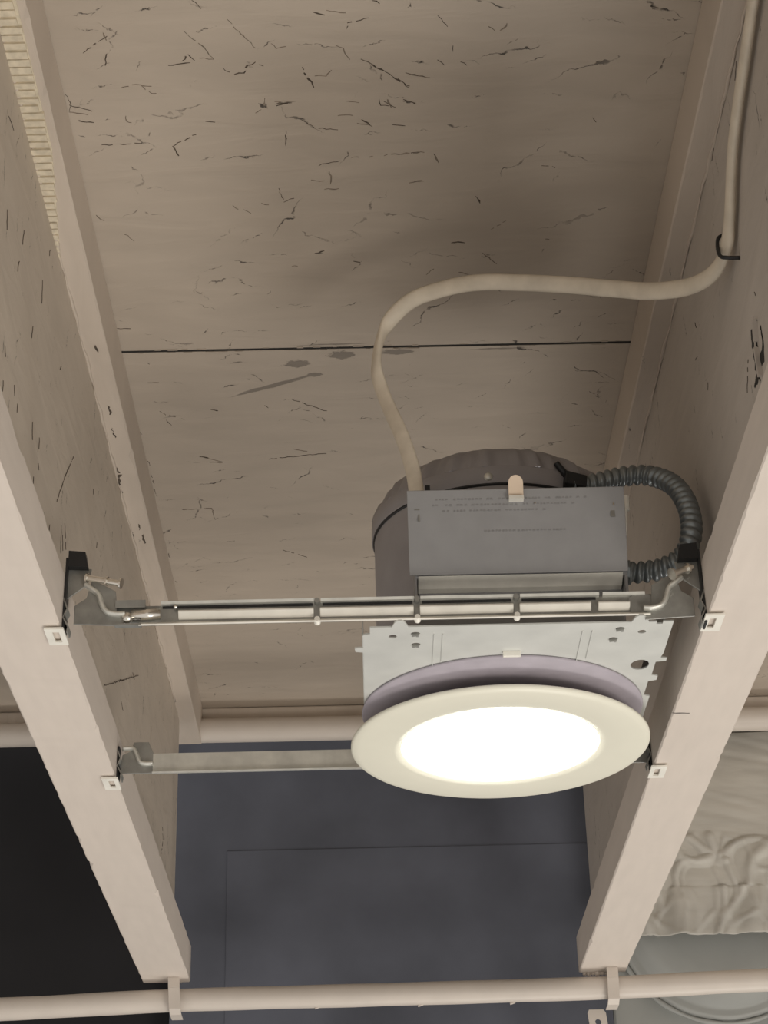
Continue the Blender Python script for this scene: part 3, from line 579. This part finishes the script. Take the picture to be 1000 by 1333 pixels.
# ---- hanger bars
def bar(y, x0, x1, zb, zt, front):
    if front: return A('hanger_bar', B().box(x0, x1, y, y + 0.0010, zb + 0.0012, zt), m_zincdark)
    return A('hanger_bar', B().band([(x0, y - 0.0045, zb), (x0, y, zb + 0.0008), (x0, y, zt)], 0.0009, (x1 - x0, 0, 0)), m_zinc)
# front pair of telescoping rails
fb = bar(0.985, -0.1385, 0.150, 0.0042, 0.0172, True)
b = B(); b.band([(-0.1385, 0.9812, 0.0044), (-0.1385, 0.9850, 0.0070)], 0.0009, (0.2885, 0, 0)); A('lower_lip', b, m_lip, fb)
xs = [(-0.1400, -0.1250), (-0.1165, -0.0400), (-0.0365, 0.0165), (0.0200, 0.073), (0.0765, 0.117), (0.121, 0.139)]
for i, (a, c) in enumerate(xs[1:]):
    A('raised_rib', B().poly([(a, 0.9852, 0.0080), (a, 0.9818, 0.0118), (a, 0.9822, 0.0130), (a, 0.9852, 0.0136)], (c - a, 0, 0)), m_lip, fb, bevel=0.0004)
for (a, c) in ((-0.1265, -0.0395), (-0.0360, 0.0170), (0.0205, 0.0735), (0.0770, 0.122), (0.124, 0.148)):
    A('top_lip', B().band([(a, 0.9855, 0.0166), (a, 0.9830, 0.0172), (a, 0.9825, 0.0188)], 0.0008, (c - a, 0, 0)), m_zinc, fb)
for (a, c) in ((-0.1255, -0.0405), (-0.035, 0.0160), (0.0215, 0.072), (0.078, 0.12)):
    A('slot', B().box(a, c, 0.9844, 0.9851, 0.0152, 0.0165), m_dark, fb)
for x in (-0.0380, 0.0185, 0.0747):
    A('dimple', B().cyl((x, 0.9855, 0.0172), (x, 0.9818, 0.0172), 0.0019, 0.0016, 12), m_zincdark, fb); A('dimple', B().cyl((x, 0.9855, 0.0050), (x, 0.9812, 0.0056), 0.0019, 0.0016, 12), m_lip, fb)
# inner rail end seen at the left, with the rolled bead
b = B(); b.cyl((-0.1430, 0.9835, 0.0108), (-0.1265, 0.9835, 0.0114), 0.0032, 0.0032, 14); bmesh.ops.create_uvsphere(b.bm, u_segments=12, v_segments=8, radius=0.0034, matrix=Matrix.Translation((-0.1450, 0.9830, 0.0092))); b.cyl((-0.118, 0.9835, 0.0150), (-0.118, 0.981, 0.0150), 0.0014, 0.0010, 10)
A('stop_bead', b, m_shiny, fb, smooth=True)
b = B(); b.box(-0.174, -0.1385, 0.9850, 0.9858, 0.0072, 0.0165); b.band([(-0.152, 0.985, 0.0170), (-0.152, 0.982, 0.0150), (-0.152, 0.9815, 0.0195)], 0.0008, (0.017, 0, 0)); b.box(-0.152, -0.137, 0.981, 0.985, 0.0040, 0.0050)
A('inner_rail', b, m_zincdark, fb)
b = B(); b.poly([(0.1440, 0.9838, 0.0190), (0.1385, 0.9838, 0.0150), (0.1390, 0.9838, 0.0060), (0.1460, 0.9838, 0.0035), (0.1570, 0.9838, 0.0045), (0.1570, 0.9838, 0.0150)], (0, 0.0009, 0)); b.box(0.146, 0.1640, 0.9848, 0.9856, 0.0035, 0.018)
A('inner_rail', b, m_zincdark, fb)

def end_bracket(s, y, dz, big, ref):
    """bent steel end: slanting ribbed arm rising to the flange, dark prong, T-foot clipped under the flange; s = side"""
    def X(d): return s * (0.1808 - d)     # distance d in from the flange face
    z = dz
    b = B()
    if big:
        b.poly([(X(0.0055), y, z + 0.0175), (X(0.0055), y, z + 0.006), (X(0.034), y, z + 0.0045), (X(0.033), y, z + 0.0100), (X(0.0300), y, z + 0.0120), (X(0.0285), y, z + 0.026), (X(0.0150), y, z + 0.034), (X(0.0120), y, z + 0.022)], (0, 0.0010, 0))
        b.poly([(X(0.0145), y - 0.001, z + 0.040), (X(0.0125), y - 0.001, z + 0.0300), (X(0.0010), y - 0.001, z + 0.0210), (X(0.0006), y - 0.001, z + 0.040)], (0, 0.0010, 0))
    else:
        b.poly([(X(0.003), y, z + 0.0175), (X(0.0015), y, z + 0.004), (X(0.024), y, z + 0.0040), (X(0.024), y, z + 0.0185), (X(0.0205), y, z + 0.0265), (X(0.0105), y, z + 0.0265), (X(0.0085), y, z + 0.0200)], (0, 0.0010, 0))
    br = A('end_bracket', b, m_zincdark, None, bevel=0.0003)
    bm = bmesh.new()
    if big: pts = [(X(0.0110), y - 0.001, z + 0.0300), (X(0.0150), y - 0.0012, z + 0.0270), (X(0.0190), y - 0.0012, z + 0.0235), (X(0.0215), y - 0.0012, z + 0.0165), (X(0.0245), y - 0.0012, z + 0.0125), (X(0.0300), y - 0.0012, z + 0.0110), (X(0.0345), y - 0.001, z + 0.0112)]
    else: pts = [(X(0.0030), y - 0.001, z + 0.0215), (X(0.0100), y - 0.001, z + 0.0215), (X(0.0125), y - 0.001, z + 0.0180), (X(0.0150), y - 0.001, z + 0.0120), (X(0.0185), y - 0.001, z + 0.0105), (X(0.0240), y - 0.001, z + 0.0105)]
    sweep(bm, spline(pts, 6), lambda q, a: 0.0026, seg=12, flat=0.6); A('pressed_rib', bm, m_zinc, br, smooth=True)
    # prong biting the flange side
    b = B()
    h = 0.044 if big else 0.020
    if big:
        b.poly([(X(0.0015), y - 0.006, z + 0.0395), (X(0.0015), y - 0.006, z + 0.0495), (X(0.0110), y - 0.006, z + 0.0485), (X(0.0128), y - 0.006, z + 0.0390)], (0, 0.007, 0))
        b.box(min(X(0.0002), X(0.0014)), max(X(0.0002), X(0.0014)), y - 0.006, y + 0.004, z - 0.0005, z + 0.045)
    else:
        b.box(min(X(0.0002), X(0.0014)), max(X(0.0002), X(0.0014)), y - 0.005, y + 0.004, z - 0.0005, z + 0.022)
    A('side_prong', b, m_dark, br)
    b = B()
    b.band([(X(0.0004), y - 0.006, z + 0.0200), (X(0.0030), y - 0.006, z + 0.0130), (X(0.0008), y - 0.006, z + 0.0080), (X(0.0040), y - 0.006, z + 0.002), (X(0.0035), y - 0.006, z - 0.0012)], 0.0009 * s, (0, 0.009, 0))
    A('spring_leg', b, m_zincdark, br)
    # T-foot with slot, hooked beneath the flange
    bm = bmesh.new(); fx0, fx1 = -0.0088, 0.0020; fy0, fy1 = y - 0.0125, y + 0.0095
    o4 = [(X(fx1), fy0), (X(fx0), fy0), (X(fx0), fy1), (X(fx1), fy1)]; i4 = [(X(-0.0010), fy0 + 0.0045), (X(-0.0048), fy0 + 0.0045), (X(-0.0048), fy1 - 0.0040), (X(-0.0010), fy1 - 0.0040)]
    zz = -0.0018; vo = [bm.verts.new((x, yy, zz)) for x, yy in o4]; vi = [bm.verts.new((x, yy, zz)) for x, yy in i4]
    ee = [bm.edges.new((vo[k], vo[(k + 1) % 4])) for k in range(4)] + [bm.edges.new((vi[k], vi[(k + 1) % 4])) for k in range(4)]
    bmesh.ops.triangle_fill(bm, use_beauty=True, edges=ee)
    ft = A('foot_plate', bm, m_lip, br); q = ft.modifiers.new('thickness', 'SOLIDIFY'); q.thickness = 0.0012; q.offset = 0
    if big:
        b = B(); 
        if s < 0:
            b.cyl((X(0.0125), y - 0.004, z + 0.0330), (X(0.0320), y - 0.007, z + 0.0275), 0.0017, 0.0017, 12); b.cyl((X(0.0318), y - 0.007, z + 0.0276), (X(0.0326), y - 0.0071, z + 0.0274), 0.0032, 0.0032, 14)
            b.cyl((X(0.0235), y - 0.0057, z + 0.0299), (X(0.0245), y - 0.0059, z + 0.0296), 0.0027, 0.0027, 12); b.cyl((X(0.0118), y - 0.004, z + 0.0332), (X(0.0128), y - 0.0041, z + 0.0329), 0.0027, 0.0027, 12)
        else:
            b.cyl((X(0.0060), y - 0.008, z + 0.0330), (X(0.0180), y - 0.013, z + 0.0265), 0.0017, 0.0017, 12); b.cyl((X(0.0178), y - 0.0129, z + 0.0266), (X(0.0188), y - 0.0133, z + 0.0260), 0.0036, 0.0036, 14)
            b.cyl((X(0.0085), y - 0.009, z + 0.0318), (X(0.0095), y - 0.0094, z + 0.0312), 0.0032, 0.0032, 12)
        A('nail', b, m_shiny, br, smooth=False)
    return br
end_bracket(-1, 0.9832, 0.0000, True, fb); end_bracket(1, 0.9832, -0.003, True, fb)
rb = bar(1.2275, -0.1570, 0.165, 0.0050, 0.0195, False)
end_bracket(-1, 1.2275, 0.0015, False, rb); end_bracket(1, 1.2275, 0.0015, False, rb)

# ---- violet shade disc and LED trim, tipped very slightly
TC = Vector((0.0732, 1.1475, -0.0120))
tilt = Matrix.Translation(TC) @ Matrix.Rotation(math.radians(-0.9), 4, 'X') @ Matrix.Translation(-TC)
m_shade = simple('violet_shade_tone', (0.42, 0.385, 0.435), 0.6, 0.0)  # violet shade around the trim, put into the colour
A('shade_disc', B().lathe([(0.0875, 0.0028), (0.0878, 0.0020), (0.0870, 0.0014), (0.0380, 0.0010), (0.0370, 0.0025)], 0.0735, 1.120, 96), m_shade, smooth=True)  # added disc, coloured as the soft shade on the mounting plate
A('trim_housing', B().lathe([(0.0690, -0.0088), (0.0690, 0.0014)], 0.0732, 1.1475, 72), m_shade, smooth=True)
x, y, z = TC
tr = A('trim_ring', B().lathe([(0.0625, z + 0.0030), (0.0632, z + 0.0012), (0.068, z + 0.0002), (0.090, z - 0.0002), (0.0938, z + 0.0006), (0.0950, z + 0.0016), (0.0950, z + 0.0030), (0.0935, z + 0.0038), (0.088, z + 0.0040), (0.072, z + 0.0042), (0.066, z + 0.0050), (0.0640, z + 0.0048)], x, y, 128, close=True, mat=tilt), m_ring, smooth=True)
tr['label'] = 'white round trim ring'
b = B(); b.lathe([(0.0632, z + 0.0048), (0.0620, z + 0.0032), (0.058, z + 0.0024), (0.03, z + 0.0018), (0.001, z + 0.0016)], x, y, 96, mat=tilt)
le = A('diffuser', b, m_led, tr, smooth=True); le['label'] = 'glowing white lens'
